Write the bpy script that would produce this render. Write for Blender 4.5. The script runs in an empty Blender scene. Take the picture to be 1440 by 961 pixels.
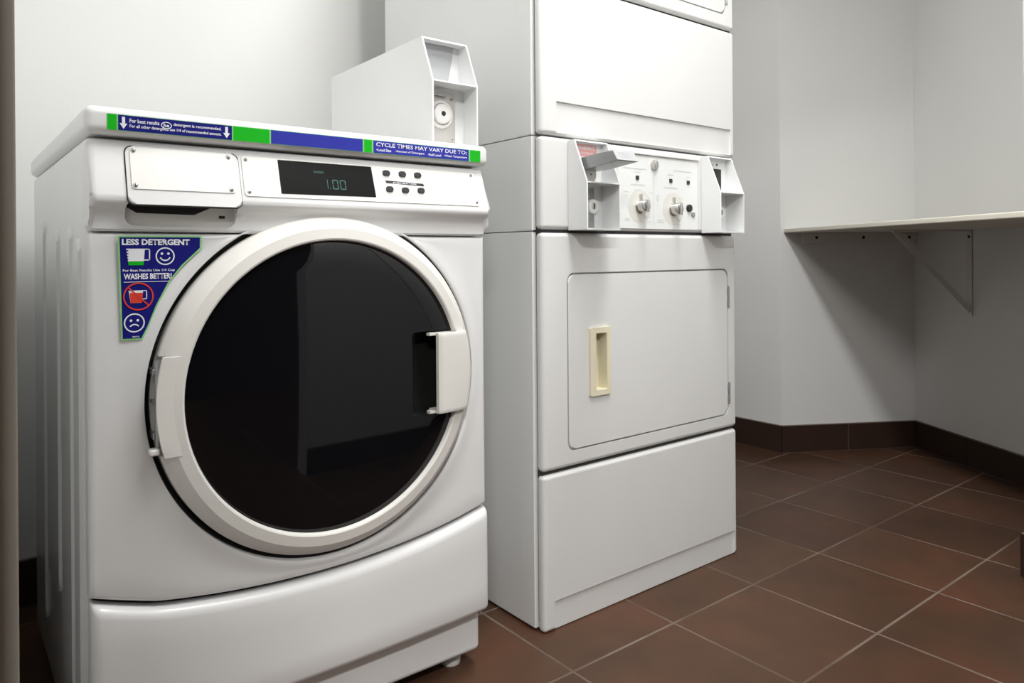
import bpy, bmesh, math, random
from mathutils import Vector, Matrix

random.seed(7)
SC = bpy.context.scene
COL = SC.collection
PI = math.pi

# ------------------------------------------------------------------ camera
cam_data = bpy.data.cameras.new('camera')
cam = bpy.data.objects.new('camera', cam_data)
COL.objects.link(cam)
SC.camera = cam
YAW, ROLL = 0.66538, -0.00752
_r = Vector((math.cos(YAW), -math.sin(YAW), 0))
_f = Vector((math.sin(YAW), math.cos(YAW), 0))
_u = _r.cross(_f)
_c, _s = math.cos(ROLL), math.sin(ROLL)
_r2 = _r * _c + _u * _s
_u2 = _u * _c - _r * _s
mw = Matrix.Identity(4)
for i in range(3):
    mw[i][0], mw[i][1], mw[i][2] = _r2[i], _u2[i], -_f[i]
mw.translation = Vector((0, 0, 0.8098))
cam.matrix_world = mw
cam_data.sensor_fit = 'HORIZONTAL'
cam_data.sensor_width = 36
cam_data.lens = 1032.25 / 1440 * 36
cam_data.shift_y = -(480.5 - 359.63) / 1440
cam_data.clip_start = 0.02

# ------------------------------------------------------------------ world, light, exposure
world = bpy.data.worlds.new('world')
SC.world = world
world.use_nodes = True
world.node_tree.nodes['Background'].inputs[0].default_value = (0.75, 0.8, 0.85, 1)
world.node_tree.nodes['Background'].inputs[1].default_value = 0.012
LIGHT_POS = (1.02, 0.56, 2.48)
LIGHT_POWER = 32.0
ld = bpy.data.lights.new('ceiling_lamp', 'AREA')
ld.shape = 'RECTANGLE'
ld.size, ld.size_y = 0.20, 1.20
ld.energy = LIGHT_POWER
ld.color = (1.0, 1.0, 0.985)
lo = bpy.data.objects.new('ceiling_lamp', ld)
lo.location = LIGHT_POS
LIGHT_ROT = -0.526                                   # in line with the angled walls
lo.rotation_euler = (0, 0, LIGHT_ROT)
COL.objects.link(lo)
# added unseen fill lamp behind the camera, brightens lower fronts and dryer side
FILL_POS = (-0.95, -1.35, 2.48)
ld2 = bpy.data.lights.new('fill_lamp', 'AREA')
ld2.shape = 'RECTANGLE'
ld2.size, ld2.size_y = 0.9, 0.25
ld2.energy = 72.0
ld2.color = (1.0, 0.985, 0.96)
lo2 = bpy.data.objects.new('fill_lamp', ld2)
lo2.location = FILL_POS
COL.objects.link(lo2)
SC.view_settings.view_transform = 'Standard'
SC.view_settings.look = 'None'
SC.view_settings.gamma = 1
SC.view_settings.use_curve_mapping = False
SC.view_settings.exposure = 0.27
SC.cycles.max_bounces = 8

# ------------------------------------------------------------------ materials
def mat(name, col, rough=0.5, metal=0.0, coat=0.0, spec=0.5, emit=None, es=0.0, mottling=0.0, mscale=6.0, bump=0.0, bscale=200.0):
    m = bpy.data.materials.new(name)
    m.use_nodes = True
    nt = m.node_tree
    b = nt.nodes['Principled BSDF']
    b.inputs['Base Color'].default_value = (*col, 1)
    b.inputs['Roughness'].default_value = rough
    b.inputs['Metallic'].default_value = metal
    b.inputs['Coat Weight'].default_value = coat
    b.inputs['Coat Roughness'].default_value = 0.08
    b.inputs['Specular IOR Level'].default_value = spec
    if emit:
        b.inputs['Emission Color'].default_value = (*emit, 1)
        b.inputs['Emission Strength'].default_value = es
    if mottling or bump:
        tc = nt.nodes.new('ShaderNodeTexCoord')
    if mottling:
        n = nt.nodes.new('ShaderNodeTexNoise')
        n.inputs['Scale'].default_value = mscale
        n.inputs['Detail'].default_value = 4
        nt.links.new(tc.outputs['Object'], n.inputs['Vector'])
        r = nt.nodes.new('ShaderNodeMapRange')
        r.inputs['From Min'].default_value = 0.3
        r.inputs['From Max'].default_value = 0.7
        r.inputs['To Min'].default_value = 1 - mottling
        r.inputs['To Max'].default_value = 1 + mottling
        nt.links.new(n.outputs['Fac'], r.inputs['Value'])
        mx = nt.nodes.new('ShaderNodeVectorMath')
        mx.operation = 'SCALE'
        mx.inputs[0].default_value = col
        nt.links.new(r.outputs['Result'], mx.inputs['Scale'])
        nt.links.new(mx.outputs[0], b.inputs['Base Color'])
    if bump:
        n2 = nt.nodes.new('ShaderNodeTexNoise')
        n2.inputs['Scale'].default_value = bscale
        n2.inputs['Detail'].default_value = 3
        nt.links.new(tc.outputs['Object'], n2.inputs['Vector'])
        bp = nt.nodes.new('ShaderNodeBump')
        bp.inputs['Strength'].default_value = bump
        bp.inputs['Distance'].default_value = 0.002
        nt.links.new(n2.outputs['Fac'], bp.inputs['Height'])
        nt.links.new(bp.outputs['Normal'], b.inputs['Normal'])
    return m

M = {}
M['wall'] = mat('wall_paint', (0.745, 0.745, 0.735), 0.55, mottling=0.012, mscale=3, bump=0.12, bscale=90)
M['ceiling'] = mat('ceiling_paint', (0.78, 0.775, 0.76), 0.8, mottling=0.01)
M['enamel'] = mat('white_enamel', (0.74, 0.74, 0.74), 0.3, coat=0.35, mottling=0.012, mscale=4)
M['enamel_side'] = mat('white_enamel_sheet', (0.79, 0.80, 0.795), 0.28, coat=0.4, mottling=0.015, mscale=3)
M['enamel_dryer'] = mat('dryer_enamel', (0.705, 0.705, 0.695), 0.35, coat=0.25, mottling=0.012, mscale=4)
M['plastic'] = mat('warm_white_plastic', (0.72, 0.705, 0.67), 0.4, mottling=0.01)
M['plate'] = mat('white_satin_plate', (0.86, 0.85, 0.82), 0.3, metal=0.0, coat=0.3)
M['panel_plate'] = mat('pale_panel_plate', (0.80, 0.815, 0.81), 0.35, coat=0.2)
M['cream'] = mat('cream_plastic', (0.74, 0.69, 0.52), 0.4, mottling=0.01)
M['glass'] = mat('black_door_glass', (0.004, 0.004, 0.005), 0.03, spec=0.36)
M['black'] = mat('black_plastic', (0.012, 0.012, 0.012), 0.4, mottling=0.02)
M['seam'] = mat('dark_seam', (0.03, 0.03, 0.03), 0.7, mottling=0.02)
M['rubber'] = mat('grey_rubber_gasket', (0.035, 0.035, 0.035), 0.6, mottling=0.02)
M['steel'] = mat('brushed_steel', (0.62, 0.61, 0.59), 0.28, metal=1.0, mottling=0.03, mscale=60)
M['dull_steel'] = mat('dull_grey_metal', (0.36, 0.37, 0.37), 0.4, metal=0.6, mottling=0.03, mscale=40)
M['coin_metal'] = mat('coin_plate_metal', (0.55, 0.53, 0.50), 0.38, metal=0.35, mottling=0.03, mscale=30)
M['coin_paint'] = mat('coin_box_paint', (0.78, 0.79, 0.79), 0.35, coat=0.2, mottling=0.01)
M['navy'] = mat('navy_label', (0.008, 0.009, 0.17), 0.45, spec=0.2)
M['navy_lit'] = mat('navy_lit_label', (0.030, 0.036, 0.34), 0.45, spec=0.2)  # right blocks of the lid strip: reflected light put into a lighter navy
M['green'] = mat('green_label', (0.008, 0.42, 0.012), 0.45, spec=0.2)
M['pale_green'] = mat('pale_green_label', (0.25, 0.62, 0.22), 0.4)
M['red'] = mat('red_label', (0.70, 0.05, 0.03), 0.4)
M['pink'] = mat('faded_red_label', (0.76, 0.36, 0.34), 0.45)
M['ink_white'] = mat('white_ink', (0.82, 0.83, 0.88), 0.4)
M['ink_grey'] = mat('grey_ink', (0.42, 0.43, 0.44), 0.5)
M['ink_pale'] = mat('pale_grey_ink', (0.66, 0.66, 0.64), 0.5)
M['digits'] = mat('display_digits', (0.02, 0.08, 0.07), 0.5, emit=(0.05, 0.30, 0.26), es=0.10)
M['base_tile'] = mat('baseboard_tile', (0.036, 0.019, 0.014), 0.45, spec=0.3, mottling=0.10, mscale=7)
M['grout_base'] = mat('baseboard_grout', (0.17, 0.13, 0.11), 0.9, mottling=0.05, mscale=40)
M['screen'] = mat('display_glass', (0.006, 0.006, 0.006), 0.35, spec=0.12)
M['taupe'] = mat('taupe_frame_paint', (0.20, 0.175, 0.145), 0.5, mottling=0.02)
M['laminate'] = mat('cream_laminate', (0.74, 0.71, 0.62), 0.4, mottling=0.012)
M['bracket'] = mat('beige_bracket_paint', (0.68, 0.665, 0.63), 0.45, mottling=0.015)
M['screw_dark'] = mat('dark_screw', (0.02, 0.018, 0.016), 0.4, metal=0.5)
M['diffuser'] = mat('lamp_diffuser', (0.9, 0.9, 0.88), 0.6, emit=(1, 0.985, 0.95), es=6.0)
M['clear'] = mat('tinted_knob_disc', (0.72, 0.71, 0.66), 0.3, coat=0.2)

def floor_material():
    m = bpy.data.materials.new('brown_floor_tile')
    m.use_nodes = True
    nt = m.node_tree
    N, L = nt.nodes, nt.links
    b = N['Principled BSDF']
    b.inputs['Specular IOR Level'].default_value = 0.3
    tc = N.new('ShaderNodeTexCoord')
    mp = N.new('ShaderNodeMapping')
    mp.vector_type = 'POINT'
    T = 0.300
    mp.inputs['Location'].default_value = (-1.5692 / T + 40, -0.7521 / T + 40, 0)
    mp.inputs['Scale'].default_value = (1 / T, 1 / T, 1)
    L.new(tc.outputs['Object'], mp.inputs['Vector'])
    # slight waviness of the joints
    fr = N.new('ShaderNodeVectorMath'); fr.operation = 'FRACTION'
    L.new(mp.outputs[0], fr.inputs[0])
    fl = N.new('ShaderNodeVectorMath'); fl.operation = 'FLOOR'
    L.new(mp.outputs[0], fl.inputs[0])
    sp = N.new('ShaderNodeSeparateXYZ'); L.new(fr.outputs[0], sp.inputs[0])
    def edge(o):
        a = N.new('ShaderNodeMath'); a.operation = 'SUBTRACT'; a.inputs[1].default_value = 0.5
        L.new(o, a.inputs[0])
        c = N.new('ShaderNodeMath'); c.operation = 'ABSOLUTE'; L.new(a.outputs[0], c.inputs[0])
        return c.outputs[0]
    mx = N.new('ShaderNodeMath'); mx.operation = 'MAXIMUM'
    L.new(edge(sp.outputs[0]), mx.inputs[0]); L.new(edge(sp.outputs[1]), mx.inputs[1])
    nz = N.new('ShaderNodeTexNoise'); nz.inputs['Scale'].default_value = 14; nz.inputs['Detail'].default_value = 6
    L.new(tc.outputs['Object'], nz.inputs['Vector'])
    # grout mask
    gm = N.new('ShaderNodeMapRange')
    gm.inputs['From Min'].default_value = 0.5 - 0.0120
    gm.inputs['From Max'].default_value = 0.5 - 0.0075
    L.new(mx.outputs[0], gm.inputs['Value'])
    wn = N.new('ShaderNodeTexWhiteNoise'); wn.noise_dimensions = '2D'
    L.new(fl.outputs[0], wn.inputs['Vector'])
    nbig = N.new('ShaderNodeTexNoise'); nbig.inputs['Scale'].default_value = 4.5; nbig.inputs['Detail'].default_value = 5
    L.new(tc.outputs['Object'], nbig.inputs['Vector'])
    ramp = N.new('ShaderNodeValToRGB')
    ramp.color_ramp.elements[0].position = 0.30
    ramp.color_ramp.elements[0].color = (0.062, 0.031, 0.020, 1)
    ramp.color_ramp.elements[1].position = 0.72
    ramp.color_ramp.elements[1].color = (0.090, 0.037, 0.021, 1)
    e = ramp.color_ramp.elements.new(0.5); e.color = (0.072, 0.036, 0.020, 1)
    L.new(nbig.outputs['Fac'], ramp.inputs['Fac'])
    v = N.new('ShaderNodeMapRange'); v.inputs['To Min'].default_value = 0.86; v.inputs['To Max'].default_value = 1.12
    L.new(wn.outputs['Value'], v.inputs['Value'])
    v2 = N.new('ShaderNodeMapRange'); v2.inputs['From Min'].default_value = 0.3; v2.inputs['From Max'].default_value = 0.7
    v2.inputs['To Min'].default_value = 0.9; v2.inputs['To Max'].default_value = 1.1
    L.new(nz.outputs['Fac'], v2.inputs['Value'])
    mul = N.new('ShaderNodeMath'); mul.operation = 'MULTIPLY'
    L.new(v.outputs[0], mul.inputs[0]); L.new(v2.outputs[0], mul.inputs[1])
    sc = N.new('ShaderNodeVectorMath'); sc.operation = 'SCALE'
    L.new(ramp.outputs['Color'], sc.inputs[0]); L.new(mul.outputs[0], sc.inputs['Scale'])
    # grout colour, dirty in places
    gn = N.new('ShaderNodeTexNoise'); gn.inputs['Scale'].default_value = 3.2; gn.inputs['Detail'].default_value = 3
    L.new(tc.outputs['Object'], gn.inputs['Vector'])
    gr = N.new('ShaderNodeValToRGB')
    gr.color_ramp.elements[0].position = 0.38; gr.color_ramp.elements[0].color = (0.10, 0.066, 0.048, 1)
    gr.color_ramp.elements[1].position = 0.64; gr.color_ramp.elements[1].color = (0.19, 0.145, 0.115, 1)
    L.new(gn.outputs['Fac'], gr.inputs['Fac'])
    mix = N.new('ShaderNodeMix'); mix.data_type = 'RGBA'
    L.new(gm.outputs[0], mix.inputs['Factor'])
    L.new(sc.outputs[0], mix.inputs['A']); L.new(gr.outputs['Color'], mix.inputs['B'])
    L.new(mix.outputs['Result'], b.inputs['Base Color'])
    rr = N.new('ShaderNodeMapRange'); rr.inputs['To Min'].default_value = 0.42; rr.inputs['To Max'].default_value = 0.85
    L.new(gm.outputs[0], rr.inputs['Value']); L.new(rr.outputs[0], b.inputs['Roughness'])
    inv = N.new('ShaderNodeMath'); inv.operation = 'SUBTRACT'; inv.inputs[0].default_value = 1
    L.new(gm.outputs[0], inv.inputs[1])
    ad = N.new('ShaderNodeMath'); ad.operation = 'MULTIPLY_ADD'; ad.inputs[1].default_value = 0.08
    L.new(nz.outputs['Fac'], ad.inputs[0]); L.new(inv.outputs[0], ad.inputs[2])
    bp = N.new('ShaderNodeBump'); bp.inputs['Strength'].default_value = 0.5; bp.inputs['Distance'].default_value = 0.0015
    L.new(ad.outputs[0], bp.inputs['Height']); L.new(bp.outputs[0], b.inputs['Normal'])
    return m
M['floor'] = floor_material()

# ------------------------------------------------------------------ helpers
def empty(name, loc, label, cat, group=None):
    o = bpy.data.objects.new(name, None)
    COL.objects.link(o)
    o.location = loc
    o.empty_display_size = 0.05
    tag(o, label, cat, group)
    return o

def tag(o, label=None, cat=None, group=None, kind=None):
    if label: o['label'] = label
    if cat: o['category'] = cat
    if group: o['group'] = group
    if kind: o['kind'] = kind
    return o

def cut(me, cutter_bm):
    """boolean-difference a mesh with a closed bmesh, both in the same space"""
    a = bpy.data.objects.new('tmp_a', me); COL.objects.link(a)
    cm = bpy.data.meshes.new('tmp_c')
    bmesh.ops.recalc_face_normals(cutter_bm, faces=cutter_bm.faces)
    cutter_bm.to_mesh(cm); cutter_bm.free()
    c = bpy.data.objects.new('tmp_b', cm); COL.objects.link(c)
    md = a.modifiers.new('cut', 'BOOLEAN'); md.object = c; md.operation = 'DIFFERENCE'; md.solver = 'EXACT'
    dg = bpy.context.evaluated_depsgraph_get(); dg.update()
    out = bpy.data.meshes.new_from_object(a.evaluated_get(dg))
    bpy.data.objects.remove(a); bpy.data.objects.remove(c); bpy.data.meshes.remove(cm)
    return out

def make(name, bm, mats, parent=None, smooth=35, cutters=(), wn=True):
    """link a bmesh (world coordinates) as one mesh object, optionally under a thing"""
    if not isinstance(mats, (list, tuple)): mats = [mats]
    bmesh.ops.recalc_face_normals(bm, faces=bm.faces)
    me = bpy.data.meshes.new(name)
    bm.to_mesh(me); bm.free()
    for c in cutters:
        me = cut(me, c)
    me.name = name
    mi_ = [p.material_index for p in me.polygons]
    me.materials.clear()
    for m in mats: me.materials.append(M[m])
    if len(mats) > 1: me.polygons.foreach_set('material_index', mi_)
    o = bpy.data.objects.new(name, me)
    COL.objects.link(o)
    if parent is not None:
        pw = WL[parent.name] if parent.name in WL else Vector(parent.location)
        me.transform(Matrix.Translation(-pw))
        o.parent = parent
        WL[o.name] = pw
    if smooth:
        for p in me.polygons: p.use_smooth = True
        me.set_sharp_from_angle(angle=math.radians(smooth))
        if wn:
            md = o.modifiers.new('wn', 'WEIGHTED_NORMAL'); md.keep_sharp = True
    return o
WL = {}

def rbox(x0, x1, y0, y1, z0, z1, r=0.004, seg=3, bm=None, mi=0):
    b = bmesh.new()
    bmesh.ops.create_cube(b, size=1)
    for v in b.verts:
        v.co = Vector((x0 + (v.co.x + .5) * (x1 - x0), y0 + (v.co.y + .5) * (y1 - y0), z0 + (v.co.z + .5) * (z1 - z0)))
    if r: bmesh.ops.bevel(b, geom=b.edges[:], offset=r, segments=seg, profile=0.5, affect='EDGES')
    for f in b.faces: f.material_index = mi
    return merge(bm, b)

def merge(bm, b):
    if bm is None: return b
    me = bpy.data.meshes.new('t'); b.to_mesh(me); b.free()
    bm.from_mesh(me); bpy.data.meshes.remove(me)
    return bm

FR = lambda y: Matrix(((1, 0, 0, 0), (0, 0, -1, y), (0, 1, 0, 0), (0, 0, 0, 1)))   # (a,b,c) -> (x=a, z=b, y = Y - c)

def slab(pts, depth, T, bev=0.0, seg=3, bm=None, mi=0):
    """outline pts (a,b), front face at c=0, back at c=-depth, mapped with T; the front rim is rounded"""
    b = bmesh.new()
    f = [b.verts.new((p[0], p[1], 0)) for p in pts]
    k = [b.verts.new((p[0], p[1], -depth)) for p in pts]
    ff = b.faces.new(f)
    b.faces.new(list(reversed(k)))
    n = len(pts)
    for i in range(n):
        b.faces.new((f[i], k[i], k[(i + 1) % n], f[(i + 1) % n]))
    if bev:
        bmesh.ops.bevel(b, geom=list(ff.edges), offset=bev, segments=seg, profile=0.5, affect='EDGES')
    for v in b.verts: v.co = T @ v.co
    for fc in b.faces: fc.material_index = mi
    return merge(bm, b)

def rrect(x0, x1, z0, z1, r, n=5):
    out = []
    for cx, cz, a0 in ((x1 - r, z1 - r, 0), (x0 + r, z1 - r, 90), (x0 + r, z0 + r, 180), (x1 - r, z0 + r, 270)):
        for i in range(n + 1):
            a = math.radians(a0 + 90 * i / n)
            out.append((cx + r * math.cos(a), cz + r * math.sin(a)))
    return out

def prism_x(prof, x0, x1, bev=0.0, seg=3, bm=None, mi=0):
    """profile in (y,z) extruded along x"""
    b = bmesh.new()
    a = [b.verts.new((x0, p[0], p[1])) for p in prof]
    c = [b.verts.new((x1, p[0], p[1])) for p in prof]
    fa = b.faces.new(a); fc = b.faces.new(list(reversed(c)))
    n = len(prof)
    for i in range(n):
        b.faces.new((a[i], c[i], c[(i + 1) % n], a[(i + 1) % n]))
    if bev:
        bmesh.ops.bevel(b, geom=list(fa.edges) + list(fc.edges), offset=bev, segments=seg, profile=0.5, affect='EDGES')
    for f in b.faces: f.material_index = mi
    return merge(bm, b)

def lathe(prof, c, T, n=96, a0=0, a1=360, bm=None, mi=0, close=False):
    """profile (radius, height) about the c-axis of T; c = centre (a,b)"""
    b = bmesh.new()
    full = abs(a1 - a0 - 360) < 1e-6
    m = n if full else n + 1
    rows = []
    for i in range(m):
        a = math.radians(a0 + (a1 - a0) * i / n)
        rows.append([b.verts.new(T @ Vector((c[0] + r * math.cos(a), c[1] + r * math.sin(a), h))) for r, h in prof])
    k = len(prof)
    for i in range(n):
        p, q = rows[i], rows[(i + 1) % m]
        for j in range(k - (0 if close else 1)):
            j2 = (j + 1) % k
            b.faces.new((p[j], p[j2], q[j2], q[j]))
    if not full and close:
        b.faces.new(rows[0]); b.faces.new(list(reversed(rows[-1])))
    bmesh.ops.remove_doubles(b, verts=b.verts, dist=1e-6)
    for f in b.faces: f.material_index = mi
    return merge(bm, b)

def disc(r, h, c, T, bev=0.001, n=32, bm=None, mi=0, back=0.0):
    """round stud standing h proud of the T plane"""
    prof = [(1e-7, back), (r, back), (r, h - bev), (r - bev * .3, h - bev * .3), (r - bev, h), (1e-7, h)]
    return lathe(prof, c, T, n=n, bm=bm, mi=mi)

def tube(p0, p1, r, n=12, bm=None, mi=0, r2=None):
    p0, p1 = Vector(p0), Vector(p1)
    d = (p1 - p0); L = d.length
    q = d.to_track_quat('Z', 'Y').to_matrix().to_4x4(); q.translation = p0
    r2 = r if r2 is None else r2
    return lathe([(1e-7, 0), (r, 0), (r2, L), (1e-7, L)], (0, 0), q, n=n, bm=bm, mi=mi)

def screw(parent, c, T, r=0.0036, m='steel', name='screw', h=0.0022):
    bm = lathe([(1e-7, -.001), (r, -.001), (r, h * .3), (r * .75, h * .8), (r * .3, h), (1e-7, h)], c, T, n=20)
    # cross slot
    for a in (0.5, 0.5 + PI / 2):
        b = bmesh.new(); bmesh.ops.create_cube(b, size=1)
        for v in b.verts:
            v.co = Vector((v.co.x * r * 1.1, v.co.y * r * .2, v.co.z * .0004 + h))
            v.co = Matrix.Rotation(a, 4, 'Z') @ v.co + Vector((c[0], c[1], 0))
            v.co = T @ v.co
        for f in b.faces: f.material_index = 1
        merge(bm, b)
    return make(name, bm, [m, 'seam'], parent, 40, wn=False)

_tc = {}
def text(bm, s, x0, x1, z0, z1, T, mi=0, bold=0.012, c=0.0004, shear=0.0):
    """flat lettering filling the box (x0..x1, z0..z1) of plane T"""
    key = (s, bold, shear)
    cu = bpy.data.curves.new('t', 'FONT')
    cu.body = s; cu.offset = bold; cu.resolution_u = 2; cu.shear = shear
    o = bpy.data.objects.new('t', cu); COL.objects.link(o)
    dg = bpy.context.evaluated_depsgraph_get(); dg.update()
    me = bpy.data.meshes.new_from_object(o.evaluated_get(dg))
    bpy.data.objects.remove(o); bpy.data.curves.remove(cu)
    xs = [v.co.x for v in me.vertices]; ys = [v.co.y for v in me.vertices]
    ax, bx, ay, by = min(xs), max(xs), min(ys), max(ys)
    for v in me.vertices:
        v.co = T @ Vector((x0 + (v.co.x - ax) / (bx - ax) * (x1 - x0), z0 + (v.co.y - ay) / (by - ay) * (z1 - z0), c))
    for p in me.polygons: p.material_index = mi
    n0 = len(bm.faces)
    bm.from_mesh(me)
    bm.faces.ensure_lookup_table()
    for f in bm.faces[n0:]: f.material_index = mi
    bpy.data.meshes.remove(me)
    return bm

def poly(bm, pts, T, c, mi):
    vs = [bm.verts.new(T @ Vector((p[0], p[1], c))) for p in pts]
    f = bm.faces.new(vs); f.material_index = mi
    return f

def quad(bm, x0, x1, z0, z1, T, c, mi):
    return poly(bm, [(x0, z0), (x1, z0), (x1, z1), (x0, z1)], T, c, mi)

def ring(bm, c0, r0, r1, T, c, mi, a0=0, a1=360, n=40):
    full = a1 - a0 >= 360
    for i in range(n):
        a = math.radians(a0 + (a1 - a0) * i / n); b = math.radians(a0 + (a1 - a0) * (i + 1) / n)
        poly(bm, [(c0[0] + r0 * math.cos(a), c0[1] + r0 * math.sin(a)), (c0[0] + r1 * math.cos(a), c0[1] + r1 * math.sin(a)),
                  (c0[0] + r1 * math.cos(b), c0[1] + r1 * math.sin(b)), (c0[0] + r0 * math.cos(b), c0[1] + r0 * math.sin(b))], T, c, mi)

def dot(bm, c0, r, T, c, mi, n=16, rz=None):
    rz = rz or r
    poly(bm, [(c0[0] + r * math.cos(2 * PI * i / n), c0[1] + rz * math.sin(2 * PI * i / n)) for i in range(n)], T, c, mi)

def arrow_down(bm, x, z0, z1, w, T, c, mi):
    h = z1 - z0
    quad(bm, x - w * .2, x + w * .2, z0 + h * .42, z1, T, c, mi)
    poly(bm, [(x - w / 2, z0 + h * .45), (x, z0), (x + w / 2, z0 + h * .45)], T, c, mi)

# ------------------------------------------------------------------ the room
H = 2.52
A = Vector((2.706, 2.055)); B = Vector((2.706, 1.676)); Cc = Vector((3.215, 1.374))
U = (Cc - B).normalized(); V = Vector((U.y, -U.x))          # along the angled wall, along the shelf wall (towards the camera)
K = Vector((2.121, 0.662)) + U * 0.011 + V * 0.011
D = Cc + V * (K - Cc).dot(V)
E_ = K + V * 0.94
Fp = Vector((0.98, E_.y))
WLX = 0.03

def structure(o):
    o['kind'] = 'structure'; return o

bm = bmesh.new()
bmesh.ops.create_cube(bm, size=1)
for v in bm.verts: v.co = Vector((1.2 + v.co.x * 5.2, 0.0 + v.co.y * 4.6, -0.05 + v.co.z * 0.1))
structure(make('floor', bm, 'floor', smooth=0))
bm = bmesh.new()
bmesh.ops.create_cube(bm, size=1)
for v in bm.verts: v.co = Vector((1.2 + v.co.x * 5.2, 0.0 + v.co.y * 4.6, H + 0.05 + v.co.z * 0.1))
structure(make('ceiling', bm, 'ceiling', smooth=0))

def wall(name, p0, p1, t=0.1, e0=0.0, e1=0.0, z0=0.0, z1=H, m='wall'):
    """wall whose room face runs p0->p1 with the room on the right-hand side; thickness goes left"""
    p0, p1 = Vector(p0), Vector(p1)
    d = (p1 - p0).normalized(); n = Vector((-d.y, d.x))
    a, b = p0 - d * e0, p1 + d * e1
    pts = [a, b, b + n * t, a + n * t]
    bm = bmesh.new()
    lo_ = [bm.verts.new((p.x, p.y, z0)) for p in pts]; hi = [bm.verts.new((p.x, p.y, z1)) for p in pts]
    bm.faces.new(lo_); bm.faces.new(hi)
    for i in range(4): bm.faces.new((lo_[i], lo_[(i + 1) % 4], hi[(i + 1) % 4], hi[i]))
    return structure(make(name, bm, m, smooth=0))

wall('wall_left', (WLX, 0.53), (WLX, 2.055), e1=0.0)
wall('wall_back', (WLX, 2.055), A, e0=0.1, e1=0.1)
wall('wall_right_far', A, B, e1=0.0)
wall('wall_right_corner', B, Cc, e1=0.1)
wall('wall_right', Cc, D, e1=0.1)
wall('wall_right_end', D, K, e1=0.0)
wall('wall_right_near', K, E_, e0=-0.1001)
wall('wall_front', E_, Fp, e0=-0.02)
# lintel over the doorway the photograph was taken from
wall('wall_front_lintel', Fp, (WLX - 0.1, E_.y), z0=2.06)

def baseboard(name, p0, p1, off=0.0, h=0.108, t=0.011, trim0=0.0, trim1=0.0):
    p0, p1 = Vector(p0), Vector(p1)
    d = (p1 - p0).normalized(); n = Vector((d.y, -d.x)); L = (p1 - p0).length
    a = math.atan2(d.y, d.x)
    T = Matrix.Translation((p0.x, p0.y, 0)) @ Matrix.Rotation(a, 4, 'Z')
    bm = bmesh.new()
    def bx(x0, x1, y0, y1, z0, z1, mi, r):
        nonlocal bm
        q = rbox(x0, x1, y0, y1, z0, z1, r, 2, None, mi)
        for v in q.verts: v.co = T @ v.co
        bm = merge(bm, q)
    bx(trim0 + .002, L - trim1 - .002, -t + .003, -0.0002, 0.0002, h + .002, 1, 0)
    x = -(off % 0.3) if off else trim0
    while x < L - trim1 - 1e-4:
        a0, a1 = max(x + .0015, trim0), min(x + 0.3 - .0015, L - trim1)
        if a1 - a0 > .004: bx(a0, a1, -t, -0.0004, 0.003, h, 0, 0.0012)
        x += 0.3
    return structure(make(name, bm, ['base_tile', 'grout_base'], smooth=0))
baseboard('baseboard_left', (WLX, 0.545), (WLX, 2.055), trim1=0.012)
baseboard('baseboard_back', (WLX, 2.055), A, trim1=0.012)
baseboard('baseboard_right_far', A, B, off=0.205, trim1=-0.003)
baseboard('baseboard_right_corner', B, Cc, off=0.016, trim0=-0.003, trim1=0.012)
baseboard('baseboard_right', Cc, D, trim1=0.012)
baseboard('baseboard_right_end', D, K, trim1=0.0)
baseboard('baseboard_right_near', K, E_, trim0=-0.011, trim1=-0.004)
baseboard('baseboard_front', E_, Fp, trim0=0.012)

# taupe door frame at the near left
bm = rbox(-0.12, 0.0352, 0.49, 0.548, 0.0, 2.06, 0.0015, 3)
rbox(-0.12, 0.0225, 0.47, 0.4905, 0.0, 2.06, 0.003, 3, bm)
structure(make('trim_1', bm, 'taupe'))

# ------------------------------------------------------------------ ceiling light
cl = empty('ceiling_light', (LIGHT_POS[0], LIGHT_POS[1], H), 'long flush white ceiling light with a glowing diffuser above the machines', 'ceiling light')
x, y = LIGHT_POS[:2]
for nm_, hx, hy, z0, z1, r_, m_ in (('frame', .14, .64, 2.49, 2.5199, .005, 'ceiling'), ('diffuser', .11, .61, 2.4825, 2.4895, .003, 'diffuser')):
    b_ = rbox(-hx, hx, -hy, hy, z0, z1, r_, 3)
    for v in b_.verts: v.co = Matrix.Translation((x, y, 0)) @ Matrix.Rotation(LIGHT_ROT, 4, 'Z') @ v.co
    make(nm_, b_, m_, cl)

cl = empty('ceiling_light', (FILL_POS[0], FILL_POS[1], H), 'added unseen fill light with a white fixture, in the corridor behind the camera', 'ceiling light')  # invented fixture around the added fill lamp
x, y = FILL_POS[:2]
make('frame', rbox(x - .50, x + .50, y - .17, y + .17, 2.49, 2.5199, .005, 3), 'ceiling', cl)
make('diffuser', rbox(x - .46, x + .46, y - .13, y + .13, 2.4825, 2.4895, .003, 2), 'diffuser', cl)

# ------------------------------------------------------------------ washing machine
WX0, WX1 = 0.165, 0.844
DC = (0.5215, 0.598)
w = empty('washing_machine', (0.505, 1.5, 0.0), 'white front-loading washing machine with a large round black glass door and detergent stickers', 'washing machine')

# cabinet with pressed vertical ribs on the sides
bm = rbox(WX0, WX1, 1.185, 1.865, 0.03, 0.984, 0.012, 4)
for sx, s in ((WX0, -1), (WX1, 1)):
    SD = Matrix(((0, 0, s, sx), (1, 0, 0, 0), (0, 1, 0, 0), (0, 0, 0, 1)))
    for (a, b_, z0, z1) in ((1.215, 1.265, 0.10, 0.84), (1.30, 1.40, 0.13, 0.86), (1.45, 1.60, 0.24, 0.86), (1.65, 1.80, 0.12, 0.88)):
        slab(rrect(a, b_, z0, z1, 0.02), 0.008, Matrix.Translation((s * 0.005, 0, 0)) @ SD, 0.0045, 4, bm)
make('cabinet', bm, 'enamel_side', w)

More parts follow.
